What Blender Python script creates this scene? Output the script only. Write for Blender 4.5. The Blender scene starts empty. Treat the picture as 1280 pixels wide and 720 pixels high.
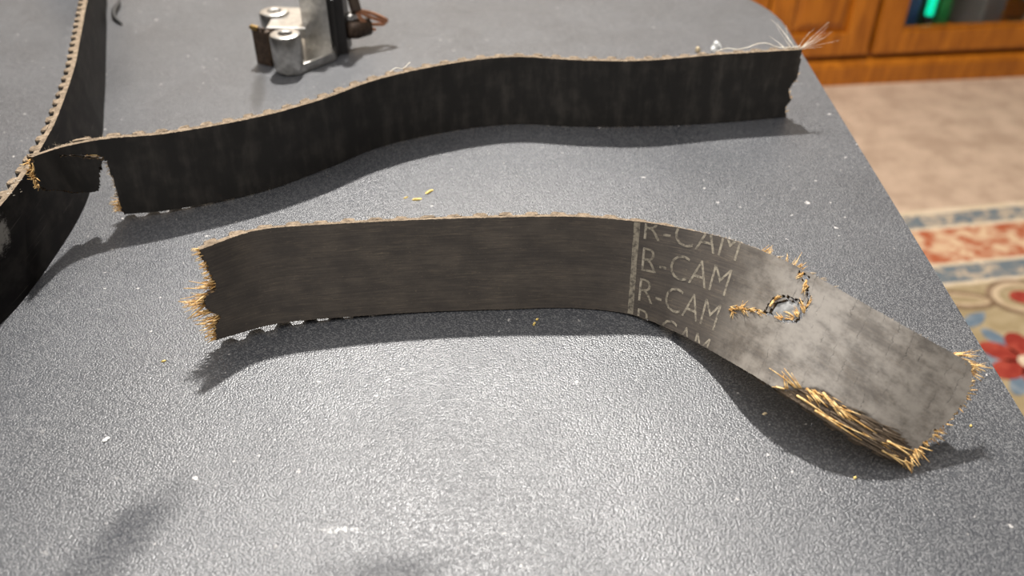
import bpy, bmesh, math, random
import numpy as np
from mathutils import Vector, Matrix, noise as mnoise

random.seed(7); RNG = np.random.default_rng(7)
SC = bpy.context.scene
COL = SC.collection
TZ = 0.74                      # height of the table top above the floor (m)

# ------------------------------------------------------------------ camera
cam_d = bpy.data.cameras.new('camera'); cam = bpy.data.objects.new('camera', cam_d); COL.objects.link(cam)
cam.location = (0, 0, TZ + .183)
cam.rotation_euler = (math.radians(90 - 36.6), 0, 0)
cam_d.sensor_width = 36; cam_d.lens = 36 * 1090 / 1280
cam_d.clip_start = .01; cam_d.clip_end = 60
cam_d.dof.use_dof = True; cam_d.dof.focus_distance = .287; cam_d.dof.aperture_fstop = 12.0
SC.camera = cam

# ------------------------------------------------------------------ world, lamps, exposure
wd = bpy.data.worlds.new('room_light'); SC.world = wd; wd.use_nodes = True
bg = wd.node_tree.nodes['Background']; bg.inputs[0].default_value = (1.0, .93, .86, 1); bg.inputs[1].default_value = .12
def lamp(name, kind, loc, energy, color, size, target=None):
    d = bpy.data.lights.new(name, kind); d.energy = energy; d.color = color
    if kind == 'POINT': d.shadow_soft_size = size
    else: d.shape = 'DISK'; d.size = size
    o = bpy.data.objects.new(name, d); COL.objects.link(o); o.location = loc
    if target: o.rotation_euler = (Vector(target) - Vector(loc)).to_track_quat('-Z', 'Y').to_euler()
    return o
lamp('ceiling_bulb', 'POINT', (-.09, 1.13, TZ + 1.4), 225, (1, .965, .92), .030)
lamp('ceiling_bounce', 'AREA', (-.5, -.4, 2.5), 66, (1, .965, .93), 3.0, (-.5, -.4, 0))
vs = SC.view_settings
vs.view_transform = 'Standard'; vs.look = 'None'; vs.gamma = 1; vs.use_curve_mapping = False; vs.exposure = 0.0

# ------------------------------------------------------------------ material helpers
class NT:
    def __init__(s, name):
        s.m = bpy.data.materials.new(name); s.m.use_nodes = True; s.t = s.m.node_tree
        s.b = s.t.nodes['Principled BSDF']
    def n(s, kind, **kw):
        nd = s.t.nodes.new(kind)
        for k, v in kw.items():
            if k.startswith('_'): setattr(nd, k[1:], v)
            else: s.put(nd.inputs[k.replace('__', ' ')], v)
        return nd
    def put(s, sock, v):
        if hasattr(v, 'is_output'): s.t.links.new(v, sock)
        elif isinstance(v, (tuple, list)) and len(v) == 3 and sock.type == 'RGBA': sock.default_value = (*v, 1)
        else: sock.default_value = v
    def set(s, **kw):
        for k, v in kw.items(): s.put(s.b.inputs[k.replace('__', ' ')], v)
        return s
    def math(s, op, a, b=0., c=0., clamp=False):
        nd = s.t.nodes.new('ShaderNodeMath'); nd.operation = op; nd.use_clamp = clamp
        for i, v in enumerate((a, b, c)): s.put(nd.inputs[i], v)
        return nd.outputs[0]
    def mix(s, f, a, b):
        nd = s.t.nodes.new('ShaderNodeMix'); nd.data_type = 'RGBA'
        s.put(nd.inputs[0], f); s.put(nd.inputs[6], a); s.put(nd.inputs[7], b); return nd.outputs[2]
    def step(s, v, lo, hi):
        nd = s.t.nodes.new('ShaderNodeMapRange'); nd.interpolation_type = 'SMOOTHSTEP'
        s.put(nd.inputs[0], v); s.put(nd.inputs[1], lo); s.put(nd.inputs[2], hi); return nd.outputs[0]
    def coord(s, which='Object', scale=(1, 1, 1)):
        c = s.t.nodes.new('ShaderNodeTexCoord'); mp = s.t.nodes.new('ShaderNodeMapping')
        s.t.links.new(c.outputs[which], mp.inputs[0]); mp.inputs['Scale'].default_value = scale; return mp.outputs[0]
    def noise(s, vec, scale, detail=3., rough=.55, dist=0.):
        nd = s.n('ShaderNodeTexNoise', Vector=vec, Scale=scale, Detail=detail, Roughness=rough, Distortion=dist); return nd.outputs[0]
    def bump(s, h, strength, dist, prev=None):
        nd = s.n('ShaderNodeBump', Height=h, Strength=strength, Distance=dist)
        if prev is not None: s.put(nd.inputs['Normal'], prev)
        s.put(s.b.inputs['Normal'], nd.outputs[0]); return nd.outputs[0]
    def sep(s, vec):
        nd = s.n('ShaderNodeSeparateXYZ', Vector=vec); return nd.outputs

def plain(name, col, rough=.5, metal=0., var=.12, scale=300., spec=.5):
    k = NT(name); v = k.coord(); f = k.noise(v, scale, 3)
    lo = tuple(c * (1 - var) for c in col); hi = tuple(min(1, c * (1 + var)) for c in col)
    k.set(Base__Color=k.mix(k.step(f, .3, .7), lo, hi), Roughness=rough, Metallic=metal, Specular__IOR__Level=spec)
    return k.m

# --- table plastic: charcoal, pebbled grain, dust specks
def mat_table():
    k = NT('charcoal_plastic'); v = k.coord('Object')
    vor = k.n('ShaderNodeTexVoronoi', Vector=v, Scale=1850.); g1 = k.math('SUBTRACT', 1., vor.outputs[0]); rnd = k.sep(vor.outputs[1])[0]
    g2 = k.noise(v, 650., 2); big = k.noise(v, 9., 4, .6)
    base = k.mix(k.step(big, .3, .7), (.027, .029, .034), (.038, .040, .046))
    base = k.mix(k.math('MULTIPLY', k.math('MULTIPLY', k.step(rnd, .2, 1.0), k.step(g1, .2, .6)), .8), base, (.118, .119, .122))  # glint sparkle of the grain painted as paler random cells
    # dust specks and pale scuffs
    dust = k.step(k.noise(v, 330., 2, .5), .70, .745); patch = k.step(k.noise(v, 14., 3), .42, .58)
    base = k.mix(k.math('MULTIPLY', dust, patch), base, (.42, .40, .38))
    x, y, z = k.sep(v)
    def blob(cx, cy, rx, ry, ang=0.):
        c, s_ = math.cos(ang), math.sin(ang)
        dx = k.math('SUBTRACT', x, cx); dy = k.math('SUBTRACT', y, cy)
        u = k.math('DIVIDE', k.math('ADD', k.math('MULTIPLY', dx, c), k.math('MULTIPLY', dy, s_)), rx)
        w = k.math('DIVIDE', k.math('SUBTRACT', k.math('MULTIPLY', dy, c), k.math('MULTIPLY', dx, s_)), ry)
        r = k.math('SQRT', k.math('ADD', k.math('POWER', u, 2.), k.math('POWER', w, 2.)))
        return k.math('ADD', r, k.math('MULTIPLY', k.math('SUBTRACT', k.noise(v, 120., 3), .5), .9))
    scuff = k.step(blob(-.0445, .1425, .007, .0016, .05), 1.0, .3)
    grit = k.step(k.noise(v, 900., 2), .45, .6)
    base = k.mix(k.math('MULTIPLY', k.math('MULTIPLY', scuff, grit), .6), base, (.7, .69, .66))
    streak_shade = k.step(blob(-.128, .412, .030, .0042, 1.76), 1.2, .3)  # soft shadow streak below the metal part, painted into the table colour
    base = k.mix(k.math('MULTIPLY', streak_shade, .93), base, (.012, .012, .013))
    rough = k.math('ADD', .36, k.math('MULTIPLY', k.step(k.noise(v, 22., 4), .3, .7), .08))
    low_gloss = k.math('MAXIMUM', k.step(blob(-.099, .140, .022, .009, 1.1), 1.25, .2), k.math('MULTIPLY', k.step(blob(-.030, .130, .020, .006, .1), 1.25, .2), .7))
    spec = k.math('SUBTRACT', .78, k.math('MULTIPLY', low_gloss, .54))      # specular is weaker inside the two soft patches
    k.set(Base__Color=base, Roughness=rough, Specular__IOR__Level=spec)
    k.bump(k.math('ADD', g1, k.math('MULTIPLY', rnd, .5)), .55, .00022)
    return k.m

# --- belt rubber, (s,w) in mm come from the UV map
def mat_rubber(name, dark, brown, style):
    k = NT(name); uv = k.n('ShaderNodeUVMap', _uv_map='belt_mm').outputs[0]
    s, w, _ = k.sep(uv)
    def sc(a, b):
        nd = k.t.nodes.new('ShaderNodeVectorMath'); nd.operation = 'MULTIPLY'
        k.put(nd.inputs[0], uv); nd.inputs[1].default_value = (a, b, 1); return nd.outputs[0]
    along = k.noise(sc(.06, 1.5), 1., 6, .7); across = k.noise(sc(.16, .04), 1., 4, .6); blot = k.noise(sc(.09, .13), 1., 4, .6)
    fine = k.noise(sc(3., 3.), 1., 3)
    rough = .5
    if style == 'near':
        f = k.math('ADD', k.math('MULTIPLY', along, .6), k.math('MULTIPLY', blot, .5))
        col = k.mix(k.step(f, .42, .72), dark, brown)
        scr = k.math('MULTIPLY', k.step(k.noise(sc(.12, 2.2), 1., 6, .85), .50, .64), k.step(k.noise(sc(.06, .2), 1., 3), .40, .60))
        col = k.mix(k.math('MULTIPLY', scr, .55), col, (.19, .15, .11))
        pit = k.step(k.noise(sc(.9, 1.2), 1., 4, .7), .60, .70); col = k.mix(k.math('MULTIPLY', pit, .4), col, (.22, .18, .13))
        wear_sheen = k.math('MULTIPLY', k.step(s, 164., 194.), k.math('ADD', .12, k.math('MULTIPLY', k.step(k.noise(sc(.07, .10), 1., 6, .72), .36, .62), .88)))
        col = k.mix(k.math('MULTIPLY', wear_sheen, .85), col, (.245, .222, .193))  # worn grey plus the light sheen of the upturned end, put into the colour
        # fine cross cracks at the tooth roots of the bent end
        wob = k.math('ADD', s, k.math('MULTIPLY', k.noise(sc(.2, .35), 1., 4, .7), 3.2))
        mod = k.math('ABSOLUTE', k.math('SUBTRACT', k.math('PINGPONG', wob, 4.2), 2.1))
        line = k.math('MULTIPLY', k.step(mod, .16, .03), k.math('MULTIPLY', k.step(s, 186., 200.), k.step(blot, .47, .62)))
        col = k.mix(k.math('MULTIPLY', line, .6), col, (.008, .007, .006))
        rough = k.math('SUBTRACT', .56, k.math('MULTIPLY', wear_sheen, .10))
        k.bump(k.math('SUBTRACT', k.math('MULTIPLY', fine, .35), line), .5, .00012)
    elif style == 'far':
        f = k.math('ADD', k.math('MULTIPLY', across, .7), k.math('MULTIPLY', blot, .35))
        col = k.mix(k.step(f, .45, .75), dark, brown)
        sp = k.step(k.noise(sc(.5, .5), 1., 3, .6), .72, .80)
        col = k.mix(k.math('MULTIPLY', sp, .5), col, (.16, .13, .10))
        k.bump(fine, .25, .0001)
    else:
        col = k.mix(k.step(blot, .4, .7), dark, brown)
        # scraped pale patch on the near end of the loop
        du = k.math('DIVIDE', k.math('SUBTRACT', s, 112.), 9.); dw = k.math('DIVIDE', k.math('SUBTRACT', w, 26.), 7.5)
        r = k.math('ADD', k.math('SQRT', k.math('ADD', k.math('POWER', du, 2.), k.math('POWER', dw, 2.))), k.math('MULTIPLY', k.math('SUBTRACT', k.noise(sc(.25, .4), 1., 6, .8), .5), 2.2))
        col = k.mix(k.step(r, 1.0, .5), col, (.20, .19, .175))
        sm = k.math('MULTIPLY', k.step(k.noise(sc(.02, .6), 1., 4, .7), .60, .70), .35)
        col = k.mix(sm, col, (.12, .11, .10))
        rough = .5; k.bump(fine, .15, .0001)
    k.set(Base__Color=col, Roughness=rough, Specular__IOR__Level=.45 if style != 'left' else .03)
    return k.m

def mat_edge():
    k = NT('dusty_tan_belt_edge'); v = k.coord()
    f = k.noise(v, 420., 4, .7)
    k.set(Base__Color=k.mix(k.step(f, .35, .7), (.12, .09, .062), (.26, .20, .14)), Roughness=.9, Specular__IOR__Level=.2)
    k.bump(f, .8, .0006); return k.m
def mat_torn():
    k = NT('torn_rubber_core'); v = k.coord(); f = k.noise(v, 900., 4, .7)
    k.set(Base__Color=k.mix(k.step(f, .42, .66), (.025, .02, .017), (.26, .17, .085)), Roughness=.9); k.bump(f, 1., .0008); return k.m
def mat_strip():
    k = NT('bared_cord_layer'); v = k.n('ShaderNodeUVMap', _uv_map='belt_mm').outputs[0]
    mp = k.n('ShaderNodeMapping', Vector=v); mp.inputs['Scale'].default_value = (.12, 1.6, 1)
    f = k.noise(mp.outputs[0], 1., 5, .75)
    k.set(Base__Color=k.mix(k.step(f, .35, .68), (.04, .031, .025), (.22, .155, .095)), Roughness=.9); k.bump(f, 1., .0012); return k.m
def mat_fibre(name, a, b):
    k = NT(name); v = k.coord(); f = k.noise(v, 600., 2)
    k.set(Base__Color=k.mix(k.step(f, .35, .65), a, b), Roughness=.6, Specular__IOR__Level=.4); return k.m
def mat_print():
    k = NT('worn_tan_print'); uv = k.n('ShaderNodeUVMap', _uv_map='belt_mm').outputs[0]
    f = k.noise(uv, .55, 5, .75); k.set(Base__Color=k.mix(k.step(f, .34, .60), (.075, .064, .052), (.29, .255, .195)), Roughness=.75); return k.m

def mat_wood():
    k = NT('golden_oak'); v = k.coord('Object', (9, 9, 1.2))
    f = k.noise(v, 6., 5, .6, 1.2); g = k.noise(k.coord('Object', (90, 90, 4)), 3., 3)
    c = k.mix(k.step(f, .3, .7), (.26, .074, .004), (.46, .150, .010)); c = k.mix(k.math('MULTIPLY', k.step(g, .5, .7), .14), c, (.20, .07, .012))
    k.set(Base__Color=c, Roughness=.34); return k.m
def mat_carpet():
    k = NT('beige_carpet_pile'); v = k.coord()
    big = k.noise(v, 13., 4, .65); f = k.noise(v, 260., 3)
    c = k.mix(k.step(big, .33, .67), (.46, .33, .235), (.62, .46, .335)); c = k.mix(k.math('MULTIPLY', k.step(f, .4, .7), .3), c, (.36, .27, .2))
    k.set(Base__Color=c, Roughness=.95, Specular__IOR__Level=.1); k.bump(f, .8, .006); return k.m
def mat_yarn(name, a, b, scale=40., thr=(.42, .58)):
    k = NT(name); v = k.coord(); f = k.noise(v, scale, 4, .6, .6); g = k.noise(v, 500., 2)
    k.set(Base__Color=k.mix(k.step(f, *thr), a, b), Roughness=.95, Specular__IOR__Level=.1); k.bump(g, .6, .002); return k.m
def mat_glass():
    k = NT('cabinet_glass'); k.set(Base__Color=(1, 1, 1), Roughness=.02, IOR=1.15, Transmission__Weight=1.); return k.m
def mat_glow(name, col, st):
    k = NT(name); k.set(Base__Color=col, Emission__Color=col, Emission__Strength=st, Roughness=.4); return k.m

M = dict(
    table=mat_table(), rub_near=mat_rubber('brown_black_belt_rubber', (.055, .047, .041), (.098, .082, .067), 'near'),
    rub_far=mat_rubber('matt_black_belt_rubber', (.020, .018, .016), (.058, .051, .044), 'far'),
    rub_left=mat_rubber('smooth_black_belt_rubber', (.010, .009, .009), (.022, .020, .018), 'left'),
    tooth=plain('ribbed_tooth_rubber', (.020, .018, .016), .7), edge=mat_edge(), torn=mat_torn(), strip=mat_strip(),
    gold=mat_fibre('golden_cord_fibre', (.55, .30, .09), (.85, .60, .27)), pale=mat_fibre('pale_cord_hair', (.75, .66, .52), (.9, .85, .75)),
    tanf=mat_fibre('tan_fuzz', (.36, .28, .19), (.55, .45, .32)), print=mat_print(), chip=plain('scuffed_grey_rubber', (.20, .20, .195), .6, var=.3, scale=500.),
    wood=mat_wood(), carpet=mat_carpet(), glass=mat_glass(), wall=plain('cream_wall_paint', (.40, .35, .29), .9),
    dark=plain('dark_cabinet_interior', (.030, .020, .016), .6), brass=plain('aged_brass', (.5, .33, .12), .35, 1.),
    alu=plain('cast_aluminium', (.64, .62, .585), .30, 1., .15, 400.), blackp=plain('black_moulded_plastic', (.018, .016, .015), .42),
    rust=plain('rusty_brown_steel', (.06, .038, .025), .5, .4, .4, 500.), copper=plain('bare_copper_braid', (.62, .30, .17), .42, .7),
    wire=plain('brown_wire_sheath', (.07, .048, .035), .5), steel=plain('table_leg_steel', (.30, .30, .31), .4, .8),
    crumb=plain('golden_fibre_crumb', (.80, .58, .18), .7, var=.3, scale=900.), white=plain('white_fleck', (.85, .85, .82), .6), tanc=plain('tan_grit', (.6, .48, .3), .8),
    blackr=plain('black_rubber_shred', (.012, .012, .012), .6),
)

# ------------------------------------------------------------------ object helpers
def tag(o, label=None, cat=None, group=None, kind=None):
    if label: o['label'] = label
    if cat: o['category'] = cat
    if group: o['group'] = group
    if kind: o['kind'] = kind
    return o
def empty(name, loc, rz=0.):
    o = bpy.data.objects.new(name, None); COL.objects.link(o); o.location = loc; o.rotation_euler = (0, 0, rz); o.empty_display_size = .01; return o
def link(name, me, mats, parent=None, smooth=False):
    for m in (mats if isinstance(mats, (list, tuple)) else [mats]): me.materials.append(m)
    if smooth: me.shade_smooth()
    o = bpy.data.objects.new(name, me); COL.objects.link(o)
    if parent is not None: o.parent = parent
    return o
def from_py(name, verts, faces, mats, parent=None, midx=None, smooth=False):
    me = bpy.data.meshes.new(name); me.from_pydata([tuple(v) for v in verts], [], faces)
    if midx is not None: me.polygons.foreach_set('material_index', midx)
    me.update(); return link(name, me, mats, parent, smooth)
def from_bm(name, bm, mats, parent=None, smooth=False):
    bmesh.ops.recalc_face_normals(bm, faces=bm.faces)
    me = bpy.data.meshes.new(name); bm.to_mesh(me); bm.free()
    o = link(name, me, mats, parent, smooth)
    if smooth:
        try: me.set_sharp_from_angle(angle=math.radians(40))
        except Exception: pass
    return o
def bm_box(bm, x0, x1, y0, y1, z0, z1, bev=0., seg=2):
    r = bmesh.ops.create_cube(bm, size=1.); vs_ = r['verts']
    for v in vs_: v.co = Vector(((x0 + x1) / 2 + v.co.x * (x1 - x0), (y0 + y1) / 2 + v.co.y * (y1 - y0), (z0 + z1) / 2 + v.co.z * (z1 - z0)))
    if bev: bmesh.ops.bevel(bm, geom=list({e for v in vs_ for e in v.link_edges}), offset=bev, segments=seg, profile=.5, affect='EDGES')
def box(name, x0, x1, y0, y1, z0, z1, mat, parent=None, bev=0.):
    bm = bmesh.new(); bm_box(bm, x0, x1, y0, y1, z0, z1, bev); return from_bm(name, bm, mat, parent)
def prism(bm, pts, z0, z1, bev=0., seg=3, top_only=True):
    lo = [bm.verts.new((x, y, z0)) for x, y in pts]; hi = [bm.verts.new((x, y, z1)) for x, y in pts]; n = len(pts)
    bm.faces.new(lo[::-1]); top = bm.faces.new(hi)
    for i in range(n): bm.faces.new((lo[i], lo[(i + 1) % n], hi[(i + 1) % n], hi[i]))
    if bev: bmesh.ops.bevel(bm, geom=list(top.edges), offset=bev, segments=seg, profile=.5, affect='EDGES')
def tube_data(pts, rad, sides=8, cap=True):
    pts = [Vector(p) for p in pts]; V = []; Fc = []; n = len(pts)
    for i, p in enumerate(pts):
        t = (pts[min(i + 1, n - 1)] - pts[max(i - 1, 0)]).normalized()
        a = t.orthogonal().normalized() if i == 0 else (a - t * a.dot(t)).normalized()
        b = t.cross(a); r = rad[i] if isinstance(rad, (list, tuple)) else rad
        for j in range(sides):
            q = 2 * math.pi * j / sides; V.append(p + (a * math.cos(q) + b * math.sin(q)) * r)
    for i in range(n - 1):
        for j in range(sides):
            k = (j + 1) % sides; Fc.append((i * sides + j, i * sides + k, (i + 1) * sides + k, (i + 1) * sides + j))
    if cap: Fc.append(tuple(range(sides))[::-1]); Fc.append(tuple((n - 1) * sides + j for j in range(sides)))
    return V, Fc
def tube(name, pts, rad, mat, parent=None, sides=8):
    V, Fc = tube_data(pts, rad, sides); return from_py(name, V, Fc, mat, parent, smooth=True)
def merge(parts):
    V = []; Fc = []
    for v, f in parts:
        o = len(V); V += v; Fc += [tuple(i + o for i in q) for q in f]
    return V, Fc
def spline(pts, n=6):
    pts = [Vector(p) for p in pts]; out = []
    for i in range(len(pts) - 1):
        p0 = pts[max(i - 1, 0)]; p1 = pts[i]; p2 = pts[i + 1]; p3 = pts[min(i + 2, len(pts) - 1)]
        for j in range(n):
            t = j / n; out.append(.5 * ((2 * p1) + (p2 - p0) * t + (2 * p0 - 5 * p1 + 4 * p2 - p3) * t * t + (3 * p1 - p0 - 3 * p2 + p3) * t ** 3))
    return out + [pts[-1]]

# ================================================================== SETTING
fl = box('floor', -2.5, 4., -1.5, 4., -.05, 0, M['carpet']); tag(fl, kind='structure')
CA = math.atan2(.067, .584)                               # the cabinet and the wall stand a little askew to the table
wl = box('wall_back', -3.2, 3.2, 0, .1, 0, 2.6, M['wall']); wl.location = (.767 - .45 * math.sin(CA) - 0, 2.114 + .47, 0); wl.rotation_euler = (0, 0, CA); tag(wl, kind='structure')
bb = box('baseboard_back', -3.2, 3.2, -.012, -.0005, 0, .09, M['wood'], None, .004); bb.location = wl.location; bb.rotation_euler = wl.rotation_euler; tag(bb, kind='structure')

# ------------------------------------------------------------------ oriental rug
RA = math.atan2(.040, .243)
rug = empty('patterned_rug', (.801, 1.49, 0), RA)
tag(rug, 'oriental style rug with red and blue borders and floral beige field on carpet', 'rug')
box('rug_field', -1.2, 1.3, -1.9, -.006, .001, .008, mat_yarn('olive_beige_rug_yarn', (.29, .22, .12), (.36, .28, .165), 14.), rug, .002)
Yb = mat_yarn('slate_blue_rug_yarn', (.13, .155, .17), (.42, .34, .25), 48., (.46, .60)); Yr = mat_yarn('rust_red_and_cream_rug_yarn', (.36, .10, .045), (.58, .40, .25), 26., (.40, .60))
Yc = mat_yarn('cream_rug_yarn', (.55, .44, .30), (.62, .50, .36)); Yred = mat_yarn('red_rug_yarn', (.24, .03, .02), (.33, .055, .035)); Ysl = mat_yarn('blue_grey_rug_yarn', (.12, .16, .20), (.2, .23, .25)); Ybr = mat_yarn('brown_outline_rug_yarn', (.17, .11, .065), (.24, .16, .10)); Ytn = mat_yarn('tan_scroll_rug_yarn', (.42, .31, .19), (.50, .38, .25))
zz = .0085
box('fringe_guard', -1.2, 1.3, -.018, -.001, .001, zz, Yc, rug)
box('border_band', -1.2, 1.3, -.062, -.018, .0075, zz, Yb, rug)
box('border_band', -1.2, 1.3, -.072, -.062, .0075, zz, Yc, rug)
box('border_band', -1.2, 1.3, -.178, -.072, .0075, zz, Yr, rug)
box('border_band', -1.2, 1.3, -.188, -.178, .0075, zz, Yc, rug)
box('border_band', -1.2, 1.3, -.236, -.188, .0075, zz, Yb, rug)
box('border_band', -1.2, 1.3, -.246, -.236, .0075, zz, Yc, rug)
def flat(name, pts, mat, parent, z0=.0075, z1=.009):
    bm = bmesh.new(); prism(bm, pts, z0, z1); return from_bm(name, bm, mat, parent)
def ell(cx, cy, rx, ry, a=0., n=20, lens=False):
    o = []
    for i in range(n):
        q = 2 * math.pi * i / n; x = rx * math.cos(q); y = ry * math.sin(q) * (abs(math.sin(q)) if lens else 1)
        o.append((cx + x * math.cos(a) - y * math.sin(a), cy + x * math.sin(a) + y * math.cos(a)))
    return o
def ring(name, cx, cy, rx, ry, a, wdt, mat, parent, z1):
    o = ell(cx, cy, rx, ry, a, 28); i_ = ell(cx, cy, rx - wdt, ry - wdt, a, 28); V = []; Fc = []; n = 28
    for z in (.0075, z1):
        V += [(x, y, z) for x, y in o] + [(x, y, z) for x, y in i_]
    for j in range(n):
        k = (j + 1) % n
        Fc += [(2 * n + j, 2 * n + k, 3 * n + k, 3 * n + j), (j, k, 2 * n + k, 2 * n + j), (n + k, n + j, 3 * n + j, 3 * n + k)]
    return from_py(name, V, Fc, mat, parent)
def rug_local(x, y):
    dx, dy = x - .801, y - 1.49; c, s_ = math.cos(RA), math.sin(RA); return dx * c + dy * s_, -dx * s_ + dy * c
gx, gy = rug_local(.885, 1.205)
for kx in range(-2, 3):
    ox = gx + kx * .22
    ring('scroll_link', ox, gy, .062, .052, 0, .011, Ybr, rug, .0088); ring('scroll_link', ox, gy, .052, .042, 0, .012, Ytn, rug, .0092)
    flat('scroll_heart', ell(ox, gy, .022, .018), Yred, rug)
    ring('scroll_link', ox - .11, gy + .01, .060, .026, -.25, .010, Ybr, rug, .0089); ring('scroll_link', ox - .11, gy + .01, .050, .017, -.25, .008, Ytn, rug, .0093)
    flat('scroll_leaf', ell(ox - .12, gy - .045, .035, .013, .5, 16, True), Ysl, rug)
fx, fy = rug_local(.815, 1.035)
for kx in (-1, 0, 1, 2):
    for ky in (0, 1):
        cx, cy = fx + kx * .30, fy - ky * .36
        for p in range(6):
            a = p * math.pi / 3 + .25
            flat('flower_petal', ell(cx + .042 * math.cos(a), cy + .042 * math.sin(a), .032, .021, a), Yred, rug, .0075, .0092)
            b = a + math.pi / 6
            flat('flower_leaf', ell(cx + .062 * math.cos(b), cy + .062 * math.sin(b), .030, .014, b), Ysl, rug, .0075, .0088)
        flat('flower_heart', ell(cx, cy, .016, .016), Yc, rug, .0075, .0095)

# ------------------------------------------------------------------ oak cabinet
cab = empty('oak_cabinet', (.767, 2.114, 0), CA)
tag(cab, 'golden oak media cabinet with raised panel door and glass door behind the table', 'cabinet')
X0, X1, DEP, HT = -.62, .80, .44, .72
box('side_panel', X0, X0 + .02, .012, DEP, .065, HT - .03, M['wood'], cab); box('side_panel', X1 - .02, X1, .012, DEP, .065, HT - .03, M['wood'], cab)
box('divider_panel', .130, .150, .022, DEP - .01, .085, HT - .03, M['wood'], cab)
box('bottom_panel', X0 + .02, X1 - .02, .022, DEP - .01, .065, .085, M['wood'], cab)
box('back_panel', X0 + .02, X1 - .02, DEP - .01, DEP, .065, HT - .03, M['dark'], cab)
box('cabinet_top', X0 - .02, X1 + .02, -.02, DEP, HT - .03, HT, M['wood'], cab, .006)
def plinth():
    bm = bmesh.new(); prof = [(-.004, 0), (-.004, .046), (.000, .056), (.010, .063), (.024, .065), (.04, .065), (.04, 0)]
    a = [bm.verts.new((X0 - .01, y, z)) for y, z in prof]; b = [bm.verts.new((X1 + .01, y, z)) for y, z in prof]; n = len(prof)
    bm.faces.new(a); bm.faces.new(b[::-1])
    for i in range(n): bm.faces.new((a[i], a[(i + 1) % n], b[(i + 1) % n], b[i]))
    return from_bm('plinth', bm, M['wood'], cab)
plinth()
def frame_door(x0, x1, z0, z1, st, glass):
    d = empty('door', (0, 0, 0)); d.name = 'door_panel' if not glass else 'glass_door'; d.parent = cab
    y0, y1 = .000, .021
    box('stile', x0, x0 + st, y0, y1, z0, z1, M['wood'], d, .003); box('stile', x1 - st, x1, y0, y1, z0, z1, M['wood'], d, .003)
    box('rail', x0 + st, x1 - st, y0, y1, z0, z0 + .058, M['wood'], d, .003); box('rail', x0 + st, x1 - st, y0, y1, z1 - .06, z1, M['wood'], d, .003)
    if glass:
        box('bead', x0 + st, x1 - st, y0 + .004, y1 - .004, z0 + .060, z0 + .066, M['wood'], d, .002)
        p = box('pane', x0 + st - .004, x1 - st + .004, .011, .014, z0 + .056, z1 - .056, M['glass'], d)
    else:
        bm = bmesh.new(); a0, a1, b0, b1 = x0 + st - .003, x1 - st + .003, z0 + .057, z1 - .057; bv = .028
        lo = [bm.verts.new((x, y1 - .006, z)) for x, z in ((a0, b0), (a1, b0), (a1, b1), (a0, b1))]
        md = [bm.verts.new((x, .012, z)) for x, z in ((a0 + .002, b0 + .002), (a1 - .002, b0 + .002), (a1 - .002, b1 - .002), (a0 + .002, b1 - .002))]
        hi = [bm.verts.new((x, .003, z)) for x, z in ((a0 + bv, b0 + bv), (a1 - bv, b0 + bv), (a1 - bv, b1 - bv), (a0 + bv, b1 - bv))]
        bm.faces.new(lo); bm.faces.new(hi)
        for A, B in ((lo, md), (md, hi)):
            for i in range(4): bm.faces.new((A[i], A[(i + 1) % 4], B[(i + 1) % 4], B[i]))
        from_bm('raised_panel', bm, M['wood'], d)
    kn = bmesh.new(); bmesh.ops.create_uvsphere(kn, u_segments=14, v_segments=8, radius=.014)
    for v in kn.verts: v.co = Vector((v.co.x + (x1 - st / 2 if not glass else x0 + st / 2), v.co.y * .7 - .012, v.co.z + z0 + (z1 - z0) * .6))
    from_bm('knob', kn, M['brass'], d, True)
frame_door(-.60, -.146, .077, HT - .035, .065, False)
frame_door(-.140, .133, .079, HT - .035, .062, False)
frame_door(.148, .775, .079, HT - .035, .066, True)

# things on the cabinet floor behind the glass
def in_cab(x, y, z):
    c, s_ = math.cos(CA), math.sin(CA); return (.767 + x * c - y * s_, 2.114 + x * s_ + y * c, z)
def upright(name, x, y, wdt, dep, h, mat, label, cat, group=None):
    e = empty(name, in_cab(x, y, .0852), CA); tag(e, label, cat, group)
    box('case_body', 0, wdt, 0, dep, 0, h, mat, e, .002); box('spine_band', .002, wdt - .002, -.0008, .0002, h * .78, h * .86, M['dark'], e); return e
upright('storage_case', .252, .07, .034, .14, .27, plain('blue_case_plastic', (.015, .10, .25), .4), 'dark blue upright case behind cabinet glass beside the glowing tube', 'case', 'upright cases in the cabinet')
upright('storage_case', .348, .08, .030, .14, .25, plain('green_case_plastic', (.01, .20, .05), .4), 'dark green upright case behind cabinet glass, right of the glowing tube', 'case', 'upright cases in the cabinet')
lt = empty('light_tube', in_cab(.315, .07, .0852), CA); tag(lt, 'glowing turquoise green light tube standing behind the cabinet glass', 'lamp')
V, Fc = tube_data([(0, 0, .008), (0, 0, .065)], .012, 16); from_py('tube_base', V, Fc, M['dark'], lt)
box('foot_plate', -.018, .018, -.018, .018, 0, .008, M['dark'], lt, .002)
V, Fc = tube_data([(0, 0, .065), (0, 0, .33)], .0105, 16); from_py('glow_tube', V, Fc, mat_glow('turquoise_glow', (.0, .75, .42), 1.1), lt, smooth=True)
gb = empty('grey_box', in_cab(.478, .09, .0852), CA + .35); tag(gb, 'dim grey angular box inside the cabinet behind the glass door', 'box')
box('box_body', 0, .085, 0, .20, .004, .105, plain('dim_grey_plastic', (.20, .19, .18), .5), gb, .006); box('box_foot', .01, .075, .02, .18, 0, .004, M['dark'], gb)
sd = empty('desk_device', in_cab(.590, .10, .0852), CA - .35); tag(sd, 'pale silver device on a slim stand at the far right of the cabinet', 'device')
box('device_body', 0, .12, 0, .12, .075, .20, plain('pale_silver_plastic', (.62, .62, .63), .35), sd, .012)
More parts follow.
